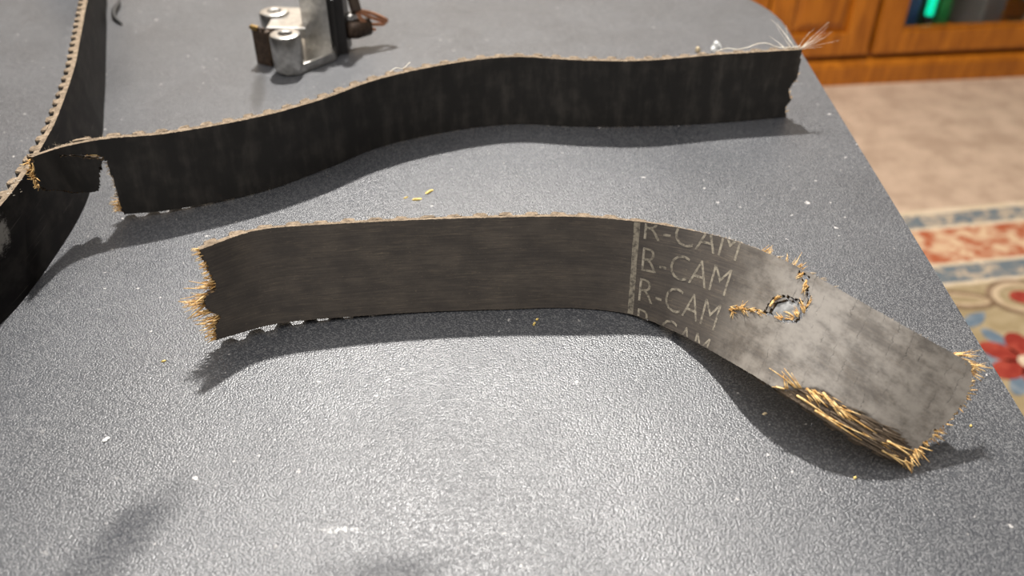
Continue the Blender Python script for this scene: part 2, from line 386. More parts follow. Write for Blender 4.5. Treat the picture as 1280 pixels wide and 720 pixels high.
tube('stand_leg', [(.02, .02, .006), (.035, .04, .078)], .006, M['alu'], sd); box('stand_foot', 0, .10, 0, .10, 0, .006, M['dark'], sd, .002)

# ------------------------------------------------------------------ folding table
tab = empty('folding_table', (0, 0, TZ)); tag(tab, 'charcoal grey plastic folding table with rounded corner and pebbled top', 'table')
def table_outline():
    xr, yb, xl, yf, R = .160, .613, -1.06, -.10, .110; o = []
    for cx, cy, a0 in ((xr - R, yb - R, 0), (xl + R, yb - R, 90), (xl + R, yf + R, 180), (xr - R, yf + R, 270)):
        for i in range(19):
            a = math.radians(a0 + i * 5); o.append((cx + R * math.cos(a), cy + R * math.sin(a)))
    t = math.radians(-2.0); c, s_ = math.cos(t), math.sin(t); px, py = .158, .46
    return [(px + (x - px) * c - (y - py) * s_, py + (x - px) * s_ + (y - py) * c) for x, y in o]
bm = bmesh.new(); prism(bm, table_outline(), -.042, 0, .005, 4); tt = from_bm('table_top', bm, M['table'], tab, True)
for x in (-.88, -.04):
    for y in (.02, .48):
        tube('table_leg', spline([(x, y, -.043), (x, y, -.30), (x * 1.02, y, -TZ + .022)], 3), .0125, M['steel'], tab, 12)
    tube('leg_brace', [(x, .02, -.45), (x, .48, -.45)], .009, M['steel'], tab, 10)

# ================================================================== BELTS
class Ribbon:
    """curved band through stations [(bottom xyz, top xyz)] in mm; s runs along it, w across it, d out of its smooth face"""
    def __init__(self, st, W, flip=1, n=24):
        st = np.array(st, float); B, T = st[:, 0], st[:, 1]
        Mm = (B + T) / 2; k = np.concatenate([[0], np.cumsum(np.linalg.norm(np.diff(Mm, axis=0), axis=1))]); q = np.linspace(0, k[-1], n * len(st))
        def cr(P):
            m = np.zeros_like(P); m[1:-1] = (P[2:] - P[:-2]) / (k[2:] - k[:-2])[:, None]; m[0] = (P[1] - P[0]) / (k[1] - k[0]); m[-1] = (P[-1] - P[-2]) / (k[-1] - k[-2])
            i = np.clip(np.searchsorted(k, q, side='right') - 1, 0, len(k) - 2); h = (k[i + 1] - k[i])[:, None]; u = ((q - k[i])[:, None]) / h
            return (2 * u**3 - 3 * u**2 + 1) * P[i] + (u**3 - 2 * u**2 + u) * h * m[i] + (-2 * u**3 + 3 * u**2) * P[i + 1] + (u**3 - u**2) * h * m[i + 1]
        B, T = cr(B), cr(T); D = (T - B) / W
        ker = np.exp(-np.linspace(-2, 2, 13)**2); ker /= ker.sum()
        def sm(A):
            A2 = np.pad(A, ((6, 6), (0, 0)), mode='reflect', reflect_type='odd'); return np.stack([np.convolve(A2[:, j], ker, 'valid') for j in range(3)], 1)
        Mm = sm((B + T) / 2); D = sm(D)
        self.M, self.D, self.W = Mm, D, W
        self.S = np.concatenate([[0], np.cumsum(np.linalg.norm(np.diff(Mm, axis=0), axis=1))]); self.L = self.S[-1]
        N = np.cross(np.gradient(Mm, self.S, axis=0), D) * flip; self.N = N / np.linalg.norm(N, axis=1)[:, None]
    def __call__(self, s, w, d=0.):
        s, w, d = np.broadcast_arrays(np.asarray(s, float), np.asarray(w, float), np.asarray(d, float))
        f = lambda A: np.stack([np.interp(s, self.S, A[:, j]) for j in range(3)], -1)
        Mm, D, N = f(self.M), f(self.D), f(self.N)
        t0 = (self.M[1] - self.M[0]) / self.S[1]; t1 = (self.M[-1] - self.M[-2]) / (self.S[-1] - self.S[-2])
        ext = np.where((s < 0)[..., None], s[..., None] * t0, np.where((s > self.L)[..., None], (s - self.L)[..., None] * t1, 0))
        return Mm + ext + D * (w - self.W / 2)[..., None] + N * d[..., None]

BW, THK, TOOTH, PITCH = 33., 2.0, 2.7, 8.4
NEAR = [[(-93.7, 214.2, 3.5), (-93.5, 216.7, 36.4)], [(-77.6, 223.2, 2.5), (-80.1, 229.9, 34.7)], [(-54.4, 228.6, 1.2), (-56.2, 235.8, 33.4)], [(-29.5, 232.0, 0.6), (-31.0, 239.1, 32.8)], [(-4.4, 233.6, 0.4), (-5.2, 240.9, 32.6)], [(21.3, 234.4, 0.4), (20.8, 241.2, 32.7)], [(39.9, 230.4, 0.8), (40.8, 240.5, 31.3)], [(51.5, 219.7, 3.0), (56.5, 235.8, 31.2)], [(60.7, 206.4, 6.2), (70.4, 224.7, 33.7)], [(69.2, 187.1, 13.0), (84.2, 208.2, 35.7)], [(80.5, 173.5, 13.5), (96.9, 196.9, 33.4)], [(93.2, 165.2, 9.0), (111.2, 187.6, 29.0)], [(107.9, 161.5, 2.0), (127.4, 182.6, 21.6)]]
FAR = [[(-161.3, 270.1, 8.5), (-163.9, 266.2, 41.2)], [(-157.4, 286.9, 4.1), (-160.0, 283.0, 36.8)], [(-151.3, 291.4, 2.5), (-149.1, 291.3, 35.4)], [(-134.3, 297.1, 1.2), (-132.1, 297.2, 34.1)], [(-101.6, 313.7, 0.3), (-100.1, 313.3, 33.3)], [(-79.4, 332.8, 0.3), (-78.0, 329.9, 33.1)], [(-58.6, 352.8, 0.3), (-57.7, 349.9, 33.2)], [(-28.6, 367.9, 0.3), (-28.2, 367.0, 33.3)], [(0.8, 375.4, 0.3), (0.0, 375.2, 33.3)], [(30.0, 372.9, 0.3), (28.5, 371.7, 33.2)], [(58.1, 372.9, 0.3), (56.8, 370.8, 33.2)], [(94.3, 376.3, 0.3), (93.7, 378.2, 33.2)], [(131.1, 383.2, 0.3), (131.6, 383.8, 33.3)]]
LEFT = [[(-245.7, 522.4, 0.3), (-245.7, 522.4, 33.3)], [(-226.5, 470.7, 0.3), (-226.5, 470.7, 33.3)], [(-210.4, 426.6, 0.3), (-212.0, 427.1, 33.3)], [(-196.9, 388.5, 0.3), (-199.5, 389.2, 33.2)], [(-188.1, 363.1, 0.3), (-191.4, 364.1, 33.1)], [(-174.0, 311.8, 0.3), (-177.9, 313.0, 33.0)], [(-170.6, 290.8, 0.3), (-173.8, 291.8, 33.1)], [(-169.1, 268.5, 0.3), (-170.1, 268.8, 33.3)], [(-168.6, 243.2, 0.3), (-168.6, 243.2, 33.3)], [(-170.4, 225.9, 0.3), (-170.4, 225.9, 33.3)]]
# the loop goes on past the picture's edge at both ends
LEFT = [[(-318., 602., .3), (-318., 602., 33.3)], [(-266., 568., .3), (-266., 568., 33.3)]] + LEFT + [[(-178., 200., .3), (-178., 200., 33.3)], [(-196., 172., .3), (-196., 172., 33.3)], [(-228., 150., .3), (-228., 150., 33.3)]]

def in_poly(S, Wd, poly):
    r = np.zeros(S.shape, bool); n = len(poly)
    for i in range(n):
        x0, y0 = poly[i]; x1, y1 = poly[(i + 1) % n]
        if y0 == y1: continue
        c = ((y0 > Wd) != (y1 > Wd)) & (S < (x1 - x0) * (Wd - y0) / (y1 - y0) + x0); r ^= c
    return r
def near_line(S, Wd, line, hw):
    r = np.zeros(S.shape, bool)
    for (x0, y0, *_a), (x1, y1, *_b) in zip(line[:-1], line[1:]):
        dx, dy = x1 - x0, y1 - y0; t = np.clip(((S - x0) * dx + (Wd - y0) * dy) / (dx * dx + dy * dy), 0, 1)
        r |= np.hypot(S - x0 - t * dx, Wd - y0 - t * dy) < hw
    return r

class Belt:
    def __init__(self, name, st, label, origin, rub, s0, s1, keep, ds=.5, depth=None, strip=None, smap=None):
        self.smap = smap; self.r = Ribbon(st, BW); self.o = np.array(origin, float); self.rub = rub; self.keep = keep
        self.e = empty(name, (self.o[0] / 1000, self.o[1] / 1000, TZ)); tag(self.e, label, 'belt', 'pieces of broken timing belt')
        self.body(s0, s1, ds, depth, strip)
    def P(self, s, w, d=0.):
        if self.smap: s = np.interp(s, *self.smap)      # how far the rubber has stretched
        return (self.r(s, w, d) - self.o) / 1000
    def body(self, s0, s1, ds, depth, strip):
        ns = int((s1 - s0) / ds); nw = int(round(BW / .5)); s = np.linspace(s0, s1, ns + 1); w = np.linspace(0, BW, nw + 1)
        S, Wd = np.meshgrid(s, w, indexing='ij'); cs = (S[:-1, :-1] + S[1:, 1:]) / 2; cw = (Wd[:-1, :-1] + Wd[1:, 1:]) / 2
        K = self.keep(cs, cw); Kp = np.pad(K, 1)
        # ragged outline: shift the vertices that lie on a torn border
        vs_ = Kp[:-1, :-1].astype(int) + Kp[1:, :-1] + Kp[:-1, 1:] + Kp[1:, 1:]
        rag = (vs_ > 0) & (vs_ < 4); inner = np.zeros_like(rag); inner[:, 1:-1] = True
        S = S + rag * RNG.uniform(-.22, .22, S.shape); Wd = Wd + (rag & inner) * RNG.uniform(-.2, .2, S.shape)
        edge_j = np.zeros_like(S); edge_j[:, [0, -1]] = RNG.uniform(-.08, .08, (S.shape[0], 2)); Wd = Wd + edge_j
        dep = depth(S, Wd) if depth is not None else np.zeros_like(S)
        Fv = self.P(S, Wd, dep); Bv = self.P(S, Wd, -THK + 0 * S)
        n1 = nw + 1; nV = S.size; V = np.concatenate([Fv.reshape(-1, 3), Bv.reshape(-1, 3)]); UV = np.concatenate([np.stack([S, Wd], -1).reshape(-1, 2)] * 2)
        ii, jj = np.nonzero(K); a = ii * n1 + jj; b = (ii + 1) * n1 + jj; c = b + 1; d = a + 1
        # normal of cross(tangent, up) faces the smooth side with order a,b,c,d
        front = np.stack([a, b, c, d], 1); back = np.stack([a, d, c, b], 1) + nV
        mi = np.zeros(len(front), int)
        if strip is not None: mi[strip(cs[ii, jj], cw[ii, jj])] = 3
        faces = [front, back]; mats = [mi, np.ones(len(back), int) * 4]; extraV = []; extraUV = []; off = 2 * nV
        for (p, q, di, dj) in ((a, b, 0, -1), (c, d, 0, 1), (d, a, -1, 0), (b, c, 1, 0)):
            sel = ~Kp[ii + 1 + di, jj + 1 + dj]
            if not sel.any(): continue
            p_, q_ = p[sel], q[sel]; m = len(p_)
            vv = np.concatenate([V[p_], V[q_], V[q_ + nV], V[p_ + nV]]); extraV.append(vv); extraUV.append(np.concatenate([UV[p_], UV[q_], UV[q_], UV[p_]]))
            r = np.arange(m); faces.append(np.stack([r + off + m, r + off, r + off + 3 * m, r + off + 2 * m], 1)); off += 4 * m
            limit = (jj[sel] == nw - 1) | (jj[sel] == 0) if dj else np.zeros(m, bool)
            mats.append(np.where(limit, 1, 2))
        V = np.concatenate([V] + extraV); UV = np.concatenate([UV] + extraUV); Fc = np.concatenate(faces); Mi = np.concatenate(mats)
        used = np.zeros(len(V), bool); used[Fc.ravel()] = True; re = np.cumsum(used) - 1; V, UV, Fc = V[used], UV[used], re[Fc]
        me = bpy.data.meshes.new('belt_backing'); me.vertices.add(len(V)); me.vertices.foreach_set('co', V.ravel())
        me.loops.add(Fc.size); me.loops.foreach_set('vertex_index', Fc.ravel().astype(np.int32))
        me.polygons.add(len(Fc)); me.polygons.foreach_set('loop_start', np.arange(0, Fc.size, 4, dtype=np.int32))
        uvl = me.uv_layers.new(name='belt_mm'); uvl.data.foreach_set('uv', UV[Fc.ravel()].ravel())
        me.polygons.foreach_set('material_index', Mi.astype(np.int32)); me.polygons.foreach_set('use_smooth', Mi != 2)
        me.update(calc_edges=True); me.validate()
        self.backing = link('belt_backing', me, [self.rub, M['edge'], M['torn'], M['strip'], M['tooth']], self.e)
    def teeth(self, first, last, every=1):
        prof = [(-2.7, .15), (-2.3, -.8), (-2.0, -1.8), (-1.3, -TOOTH), (1.3, -TOOTH), (2.0, -1.8), (2.3, -.8), (2.7, .15)]
        sx = first; n = len(prof)
        while sx < last:
            ww = np.arange(.25, BW, .5); ok = self.keep(np.full_like(ww, sx), ww) & self.keep(np.full_like(ww, sx - 1.4), ww) & self.keep(np.full_like(ww, sx + 1.4), ww)
            runs = []; st_ = None
            for i, k in enumerate(list(ok) + [False]):
                if k and st_ is None: st_ = i
                if not k and st_ is not None:
                    if i - st_ > 5: runs.append((st_ * .5, i * .5))
                    st_ = None
            for w0, w1 in runs:
                V = []; rows = [w0, w0 + (w1 - w0) * .5, w1 - .5, w1]
                for k, wv in enumerate(rows):
                    for a, b in prof:
                        j = random.uniform(-.25, .25) if k in (0, 3) else 0; cut = .86 if k == 3 else 1
                        V.append(self.P(sx + a * (1.0 if k < 3 else .93) + j * .5, wv + (j if w0 < 1 and w1 > 32 else j * 2), -THK + (b * cut if b < 0 else b)))
                Fc = []; mi = []
                for k in range(3):
                    for i in range(n - 1): Fc.append((k * n + i, (k + 1) * n + i, (k + 1) * n + i + 1, k * n + i + 1)); mi.append(1 if k == 2 else 0)
                Fc.append(tuple(range(n))); mi.append(1); Fc.append(tuple(3 * n + i for i in range(n))[::-1]); mi.append(1)
                o = from_py('tooth', V, Fc, [M['tooth'], M['edge']], self.e, mi)
                bmx = bmesh.new(); bmx.from_mesh(o.data); bmesh.ops.recalc_face_normals(bmx, faces=bmx.faces); bmx.to_mesh(o.data); bmx.free()
            sx += PITCH * every
    def strands(self, name, spec, mat, kind=None, sides=4, label=None):
        """spec: list of (s, w, d, ds, dw, dd, length, radius, curl) in mm"""
        parts = []
        for s, w, d, ds, dw, dd, ln, rd, cu in spec:
            nrm = math.sqrt(ds * ds + dw * dw + dd * dd) or 1; pts = []; rr = []; k = 5
            cx, cw_, cd = (random.uniform(-cu, cu) for _ in range(3))
            for i in range(k):
                t = i / (k - 1); q = ln * t
                pts.append(Vector(self.P(s + ds / nrm * q + cx * t * t, w + dw / nrm * q + cw_ * t * t, d + dd / nrm * q + cd * t * t))); rr.append(rd / 1000 * (1 - .72 * t))
            if min((p.z for p in pts)) < .0001:
                pts = [Vector((p.x, p.y, max(p.z, .0002))) for p in pts]
            parts.append(tube_data(pts, rr, sides))
        V, Fc = merge(parts); o = from_py(name, V, Fc, mat, self.e, smooth=True)
        if kind: o['kind'] = kind
        if label: o['label'] = label
        return o
    def tuft(self, s, w, ds, dw, dd, ln, n=9, rd=.22, spread=.45, base=.9, mat=None, name='frayed_cord', sides=4, d0=None):
        sp = []
        for _ in range(n):
            g = lambda: random.gauss(0, spread)
            sp.append((s + random.uniform(-.3, .5) * base, w + random.uniform(-1, 1) * base, -random.uniform(.2, THK - .2) if d0 is None else d0 + random.uniform(-.3, .2), ds + g() * .6, dw + g(), dd + g(), ln * random.uniform(.45, 1.1), rd * random.uniform(.6, 1.2), .35 * ln * .4))
        return self.strands(name, sp, mat or M['gold'], sides=sides)
    def fuzz(self, s0, s1, n, ln=.9, mat=None):
        sp = []
        for _ in range(n):
            s = random.uniform(s0, s1)
            if not bool(self.keep(np.array([s]), np.array([32.6]))[0]): continue
            sp.append((s, BW - .1, -random.uniform(0, THK + TOOTH * (.9 if ((s - self.t0) % PITCH) < 3 or ((s - self.t0) % PITCH) > 6 else .1)), random.gauss(0, 1), abs(random.gauss(.6, .5)), random.gauss(-.3, .7), ln * random.uniform(.4, 1.4), .07, .4))
        return self.strands('edge_fuzz', sp, mat or M['tanf'], 'stuff', 3)

def lerp_edge(pts):
    p = sorted(((w, s) for s, w in pts)); ws = np.array([a for a, _ in p]); ss = np.array([b for _, b in p]); return lambda w: np.interp(w, ws, ss)

# ---- near belt, with the lettering and the ragged bent end
nl = lerp_edge([(.2, 33), (.2, 30.2), (1.2, 27.8), (1.5, 24.5), (2.2, 22.), (2.5, 18.8), (2.2, 17.8), (-.8, 17.), (-2.2, 15.), (-2.2, 13.), (-.5, 10.8), (1.8, 8.5), (1.8, 7.8), (.2, 5.2), (-.5, 3.), (-.8, 0.)])
nr = lerp_edge([(248.4, 33.), (250.2, 30.5), (251.5, 28.5), (252.5, 23.2), (252.3, 21.5), (251.0, 15.5), (249.2, 12.2), (249.6, 10.4), (248.0, 8.2), (247.8, 6.5), (247.0, 5.), (248.4, 2.5), (246.8, 0.)])
strip_up = np.array([(203, -.5), (207, 1.2), (210, 3.), (214, 5.4), (218.5, 6.5), (221, 5.7), (224.5, 6.), (229, 7.2), (233.5, 6.8), (241, 7.), (247, 5.), (252, 4.)])
supf = lambda s: np.interp(s, strip_up[:, 0], strip_up[:, 1], left=-9)
PATCH = [(192.4, 17.6), (193.3, 21.2), (196.4, 23.4), (201.2, 24.6), (202.4, 22.0), (201.0, 19.4), (198.2, 17.6), (195.0, 17.3)]
CR_A = [(191., 17.5), (192., 22.), (195., 23.7), (201.2, 24.9)]; CR_B = [(172.8, 13.), (176.8, 13.5), (182.2, 15.), (187., 16.2), (191.2, 17.), (192.8, 17.2), (197.8, 17.2), (201.8, 19.), (202.5, 21.), (203., 23.2), (203.2, 25.8)]
CR_C = [(193.4, 33.4), (196.2, 32.0), (199.5, 30.3), (201.5, 27.5), (203.2, 25.8)]
TOPHOLE = [(196.0, 31.2), (197.6, 32.3), (199.8, 32.2), (200.2, 30.6), (198.6, 29.9)]
def keep_near(S, Wd):
    k = (S > nl(Wd)) & (S < nr(Wd))
    k &= ~in_poly(S, Wd, PATCH) & ~in_poly(S, Wd, TOPHOLE)
    k &= ~(near_line(S, Wd, CR_B[2:], .42) | near_line(S, Wd, CR_A, .34) | near_line(S, Wd, CR_C[1:], .42)); return k
def strip_near(S, Wd): return Wd < supf(S) - .1
def depth_near(S, Wd):
    m = Wd < supf(S); rr = RNG.normal(0, .16, S.shape); band = .35 * np.sin(Wd * 3.1 + .2 * np.sin(S * .3))
    return np.where(m, -.75 + band * .6 + rr, 0.)
nb = Belt('timing_belt', NEAR, 'nearest torn timing belt strip, printed lettering, ragged end twisted up at right', (0, 232, 0), M['rub_near'], -4, 254, keep_near, .5, depth_near, strip_near, ([-20, 140, 173, 187, 203, 270], [-20, 140, 172.1, 184.8, 200.2, 267.4]))
nb.t0 = 4.6
nb.teeth(4.6, 248)
nb.fuzz(1, 249, 900, .65)

# printed lettering: four rows across the belt, the outer two cut by its edges
def row(text, s0, length, w0, cap, bar=False):
    cu = bpy.data.curves.new('print', 'FONT'); cu.body = text; cu.offset = -.012; cu.resolution_u = 3
    to = bpy.data.objects.new('print', cu); COL.objects.link(to); bpy.context.view_layer.update()
    me = bpy.data.meshes.new_from_object(to.evaluated_get(bpy.context.evaluated_depsgraph_get())); bpy.data.objects.remove(to); bpy.data.curves.remove(cu)
    b = bmesh.new(); b.from_mesh(me); bpy.data.meshes.remove(me)
    xs = [v.co.x for v in b.verts]; ys = [v.co.y for v in b.verts]; x0, x1, y0, y1 = min(xs), max(xs), min(ys), max(ys)
    for v in b.verts: v.co = Vector((s0 + (v.co.x - x0) / (x1 - x0) * length, w0 + (v.co.y - y0) / (y1 - y0) * cap, 0))
    if bar:
        q = [b.verts.new(c) for c in ((s0, w0, 0), (s0 + 4.6, w0, 0), (s0 + 4.6, w0 + .8, 0), (s0, w0 + .8, 0))]; b.faces.new(q)
    bmesh.ops.triangulate(b, faces=b.faces)
    for co, no in (((0, .25, 0), (0, -1, 0)), ((0, BW - .2, 0), (0, 1, 0))):
        bmesh.ops.bisect_plane(b, geom=b.verts[:] + b.edges[:] + b.faces[:], plane_co=co, plane_no=no, clear_outer=True)
    for sx in np.arange(s0, s0 + length + 2, 1.5): bmesh.ops.bisect_plane(b, geom=b.verts[:] + b.edges[:] + b.faces[:], plane_co=(sx, 0, 0), plane_no=(1, 0, 0))
    b.faces.ensure_lookup_table(); uvl = b.loops.layers.uv.new('belt_mm')
    for f in b.faces:
        if f.normal.z < 0: f.normal_flip()
        for l in f.loops: l[uvl].uv = (l.vert.co.x, l.vert.co.y)
    for v in b.verts: v.co = Vector(nb.P(v.co.x, v.co.y, .05))
    me = bpy.data.meshes.new('printed_lettering'); b.to_mesh(me); b.free(); return link('printed_lettering', me, M['print'], nb.e)
row('R-CAM', 141.4, 32., 27.3, 8.1); row('R-CAM', 141.5, 31.8, 16.4, 8.2, True); row('R-CAM', 141.4, 31.9, 5.7, 8.1); row('R-CAM', 141.6, 31.5, -5., 8.1)
def bar_strip(name, s0, s1, w0, w1, mat):
    V = []; Fc = []; n = 22
    for i in range(n + 1):
        w = w0 + (w1 - w0) * i / n
        for sx in (s0, s1): V.append(nb.P(sx + random.uniform(-.08, .08), w, .05))
        if i: Fc.append((2 * i - 2, 2 * i - 1, 2 * i + 1, 2 * i))
    me = bpy.data.meshes.new(name); me.from_pydata([tuple(v) for v in V], [], Fc); u = me.uv_layers.new(name='belt_mm')
    for l in me.loops: u.data[l.index].uv = (s0 + (l.vertex_index % 2) * (s1 - s0), w0 + (w1 - w0) * (l.vertex_index // 2) / n)
    return link(name, me, mat, nb.e)
bar_strip('printed_stripe', 138.0, 139.9, .3, 32.8, M['print'])

# frayed left end: cord tufts fan out of the torn edge
for w, ln, sp_, n in ((31.9, 2.6, .4, 9), (29.6, 3.2, .4, 9), (27.6, 3.0, .45, 9), (25.4, 2.8, .4, 8), (23.6, 3.6, .4, 9), (21.6, 3.8, .35, 9), (19.8, 3.4, .4, 9), (18.2, 8.4, .18, 9), (16.6, 7.6, .2, 11), (14.8, 7.2, .2, 11), (13.2, 6.8, .25, 9), (11.4, 6.6, .25, 9), (9.4, 5.2, .3, 9), (7.4, 8.2, .2, 9), (5.6, 6.6, .25, 10), (4.0, 6.0, .28, 10), (2.2, 4.4, .35, 9), (.9, 3.4, .4, 8)):
    nb.tuft(float(nl(w)) + .3, w, -1, random.uniform(-.15, .1), random.uniform(-.25, .1), ln, n, .24, sp_)
# frayed right end
for w, ln, n, dw in ((32.6, 6.0, 14, .25), (31.2, 4.0, 10, .2), (28.6, 2.4, 8, 0), (26.4, 2.8, 9, .1), (24.0, 2.6, 9, 0), (21.6, 2.2, 8, 0), (18.6, 1.8, 6, 0), (15.4, 2.2, 7, -.1), (13.2, 3.2, 8, 0), (11.2, 5.2, 7, .1), (9.4, 2.4, 9, -.2), (7.4, 2.8, 10, -.4), (5.6, 4.6, 16, -.5)):
    nb.tuft(float(nr(w)) - .4, w, 1, dw, random.uniform(-.2, .25), ln, n, .24, .45)
nb.tuft(243.5, 32.9, .9, .35, .1, 7.5, 16, .22, .25)
# along the crack and round the hole
for s, w, ds, dw, ln, n in ((177.2, 13.7, 1, .1, 4.4, 9), (179.6, 14.4, 1, .35, 4.6, 9), (182.4, 15.0, 1, .1, 4.2, 9), (185.6, 15.9, 1, .2, 3.6, 8), (188.8, 16.6, 1, .1, 3.0, 7), (178.8, 13.8, .1, -1, 2.6, 3), (181.5, 15.1, .5, 1, 3.2, 3),
                            (192.2, 19.4, .2, 1, 2.2, 7), (192.6, 22.0, .8, .6, 2.2, 7), (200.6, 19.4, -1, -.1, 3.2, 10), (201.6, 20.6, -.8, .4, 2.8, 10), (202.8, 22.6, -.6, .7, 3.0, 12), (203., 24.4, .1, 1, 2.6, 8), (199.4, 30.2, .2, -1, 3.6, 16), (200.4, 29.0, -.3, -1, 2.6, 10), (197.6, 31.8, -.6, -.6, 2.6, 8), (197.4, 17.9, -1, -.1, 2.6, 6)):
    nb.tuft(s, w, ds, dw, .06, ln, n + 2, .2, .22, .6, d0=.15)
# fibres standing up from the top edge above the hole
for s, ln, ds, n in ((181.0, 3.8, .8, 6), (183.0, 2.8, .3, 6), (190.5, 3.2, -.1, 5), (193.0, 4.2, .1, 5), (195.2, 2.6, .5, 8), (199, 2.4, .9, 9), (203, 2.2, 1.2, 9), (207, 1.8, 1.4, 7), (187, 2.0, .8, 7)):
    nb.tuft(s, 32.7, ds, 1, -.3, ln, n, .16, .3, .6, mat=M['gold'] if ln > 2.5 else M['tanf'])
# the grey chip of rubber sunk into the hole
def chip():
    n = len(PATCH); c = np.mean(PATCH, axis=0); V = []; Fc = []
    ring_ = [tuple(c + (np.array(p) - c) * .86) for p in PATCH]
    for d in (-.55, -1.5):
        for s, w in ring_: V.append(nb.P(s, w, d + random.uniform(-.1, .1)))
    V.append(nb.P(c[0], c[1], -.15))
    for i in range(n):
        k = (i + 1) % n; Fc += [(i, k, 2 * n), (i, n + i, n + k, k)]
    Fc.append(tuple(range(n, 2 * n))[::-1]); from_py('rubber_chip', V, Fc, M['chip'], nb.e)['label'] = 'pale grey chip in the torn hole'
chip()
# bared cords of the torn lower edge: long strands running along the belt
for k in range(26):
    s = 206 + random.random() * 34; top = float(supf(s + 4)); w = random.uniform(.0, max(.6, top - .3))
    nb.strands('bared_cord', [(s, w, -random.uniform(.0, .5), 1, random.uniform(-.08, .10), random.uniform(-.02, .03), random.uniform(7, 16) * (1 if s < 232 else .6), random.uniform(.2, .42), 1.0) for _ in range(3)], M['gold'] if random.random() < .22 else M['strip'], sides=5)
for s, w, ds, dw, dd, ln in ((209.5, 3.0, -1, .10, .5, 9), (210.5, 3.6, -1, .3, .6, 6.5), (207.2, 1.4, -.7, .9, .5, 4.2), (206.4, 1.0, -.9, -.3, .3, 3.4)):
    nb.strands('loose_splinter', [(s, w, .2, ds, dw, dd, ln, .3, .6), (s + .5, w + .2, 0, ds, dw + .06, dd, ln * .7, .25, .5)], M['gold'])
for s, w in ((211.5, 4.4), (213.5, 4.8), (216.5, 5.6), (219.5, 5.2), (222.0, 5.0)): nb.tuft(s, w, 1, -.25, .25, 5.5, 10, .26, .15, .9)
nb.tuft(246.4, 1.6, .8, -.8, 0, 3.6, 12, .26, .4); nb.tuft(247.2, 3.2, .7, -.6, .2, 4.5, 12, .22, .5)

# ---- far belt with the torn flap
fm = lerp_edge([(24.2, 33.), (24.2, 25.), (24.6, 21.5), (25.2, 14.), (25., 7.2), (25.7, 0.)])
FLAP = [(0, 34.), (0., 33.), (-1.6, 29.), (-3.2, 25.4), (-3.6, 22.), (-1., 19.2), (4.2, 17.), (8.2, 14.2), (12., 13.2), (15.2, 12.2), (18.6, 12.0), (20.6, 16.8), (21.8, 21.6), (23.4, 24.6), (26., 25.), (26., 34.)]
fr_ = lerp_edge([(334.6, 33.), (335.2, 24.), (335.0, 19.), (331.8, 13.5), (334.6, 8.5), (332.2, 4.8), (333.8, 0.)])
def keep_far(S, Wd):
    main = (S > fm(Wd)) & (S < fr_(Wd)); k = main | in_poly(S, Wd, FLAP)
    return k & ~near_line(S, Wd, [(10.2, 30.0), (14.8, 29.0), (18., 27.6)], .32) & ~near_line(S, Wd, [(18., 27.6), (23.2, 25.4)], .75)
fb = Belt('timing_belt', FAR, 'middle wavy timing belt strip standing on edge, torn flap at left end', (0, 360, 0), M['rub_far'], -6, 337, keep_far, .6, smap=([-10, 0, 4.2, 8.2, 15.2, 18, 24, 26, 380], [-10.6, 0, 5.5, 10.2, 17.5, 20.1, 26.1, 28.1, 382.1]))
fb.t0 = 3.2
fb.teeth(3.2, 334); fb.fuzz(1, 334, 1100, .8)
for w in (31.6, 29.2, 27.2, 25.4, 23.6, 22.): fb.tuft(-1.2 - (32 - w) * .22, w, -1, random.uniform(-.4, .2), .2, 3.0, 10, .28, .45)
for w in np.arange(1.5, 24.5, 2.1): fb.tuft(float(fm(w)) + .2, w, -1, -.2, -.1, 1.6 if w > 6.5 else 4.6, 7 if w > 6.5 else 11, .2, .4, 1.0, M['tanf'] if w > 6.5 else M['gold'])
fb.tuft(19.4, 27.4, 1, -.25, .2, 3.6, 9, .24, .15, .4)
for w in np.arange(2.5, 22, 2.2): fb.tuft(float(fr_(w)) - .3, w, 1, 0, -.1, 1.9, 7, .2, .45, 1.0, M['gold'])
# pale hairs at the far corner and a long thread lying along the edge
for s, w, ds, dw, dd, ln, cu in ((334, 33, 1, .45, -.2, 15, 3), (334, 33, 1, .30, -.5, 13, 4), (334, 33, .9, .8, -.2, 13, 3), (333.5, 33, .8, .25, .2, 17, 3), (333, 33, .5, 1, -.4, 9, 3), (330, 33, -.3, .6, -1, 11, 4), (327, 33, -.2, .5, -1, 9, 4), (334, 32.5, 1, .15, -.2, 11, 3), (334, 33, 1, .55, 0, 10, 4), (332, 33, -.5, .7, -1, 20, 5)):
    fb.strands('loose_hair', [(s, w, -1.0, ds, dw, dd, ln, .11, cu), (s, w, -1.6, ds + .2, dw, dd + .15, ln * .8, .09, cu)], M['pale'])
th = [fb.P(s, 33.0 + a, -b) for s, a, b in ((296, .2, 4.), (301, .8, 5.2), (306, .3, 4.6), (311, .5, 5.4), (316, 1.6, 6.4), (320, 2., 5.), (324, .6, 3.4), (329, .4, 2.2), (334, 1.2, 1.))]
tube('loose_thread', spline(th, 5), .00016, M['pale'], fb.e, 5)
th = [fb.P(s, 33. + a, -b) for s, a, b in ((146, .3, 3.), (149, 1.3, 3.4), (152, .6, 2.8), (156, 1.9, 4.4))]
tube('loose_thread', spline(th, 5), .00014, M['pale'], fb.e, 5)

# ---- loop at the left
def keep_all(S, Wd): return np.ones(S.shape, bool)
LB = Ribbon(LEFT, BW)
lb = Belt('timing_belt', [[b, t] for b, t in LEFT][::-1], 'glossy black timing belt loop curving along the left side, teeth facing left', (-190, 360, 0), M['rub_left'], 0, LB.L, keep_all, 1.0)
lb.t0 = 3.0
lb.teeth(3.0, LB.L - 3); lb.fuzz(60, LB.L, 500, .8)
for s, w in ((132, 32), (134, 31), (129, 32.6), (136, 32.4)): lb.tuft(s, w, 0, 1, .3, 2.6, 5, .12, .6, 1.2, M['pale'], 'loose_hair')

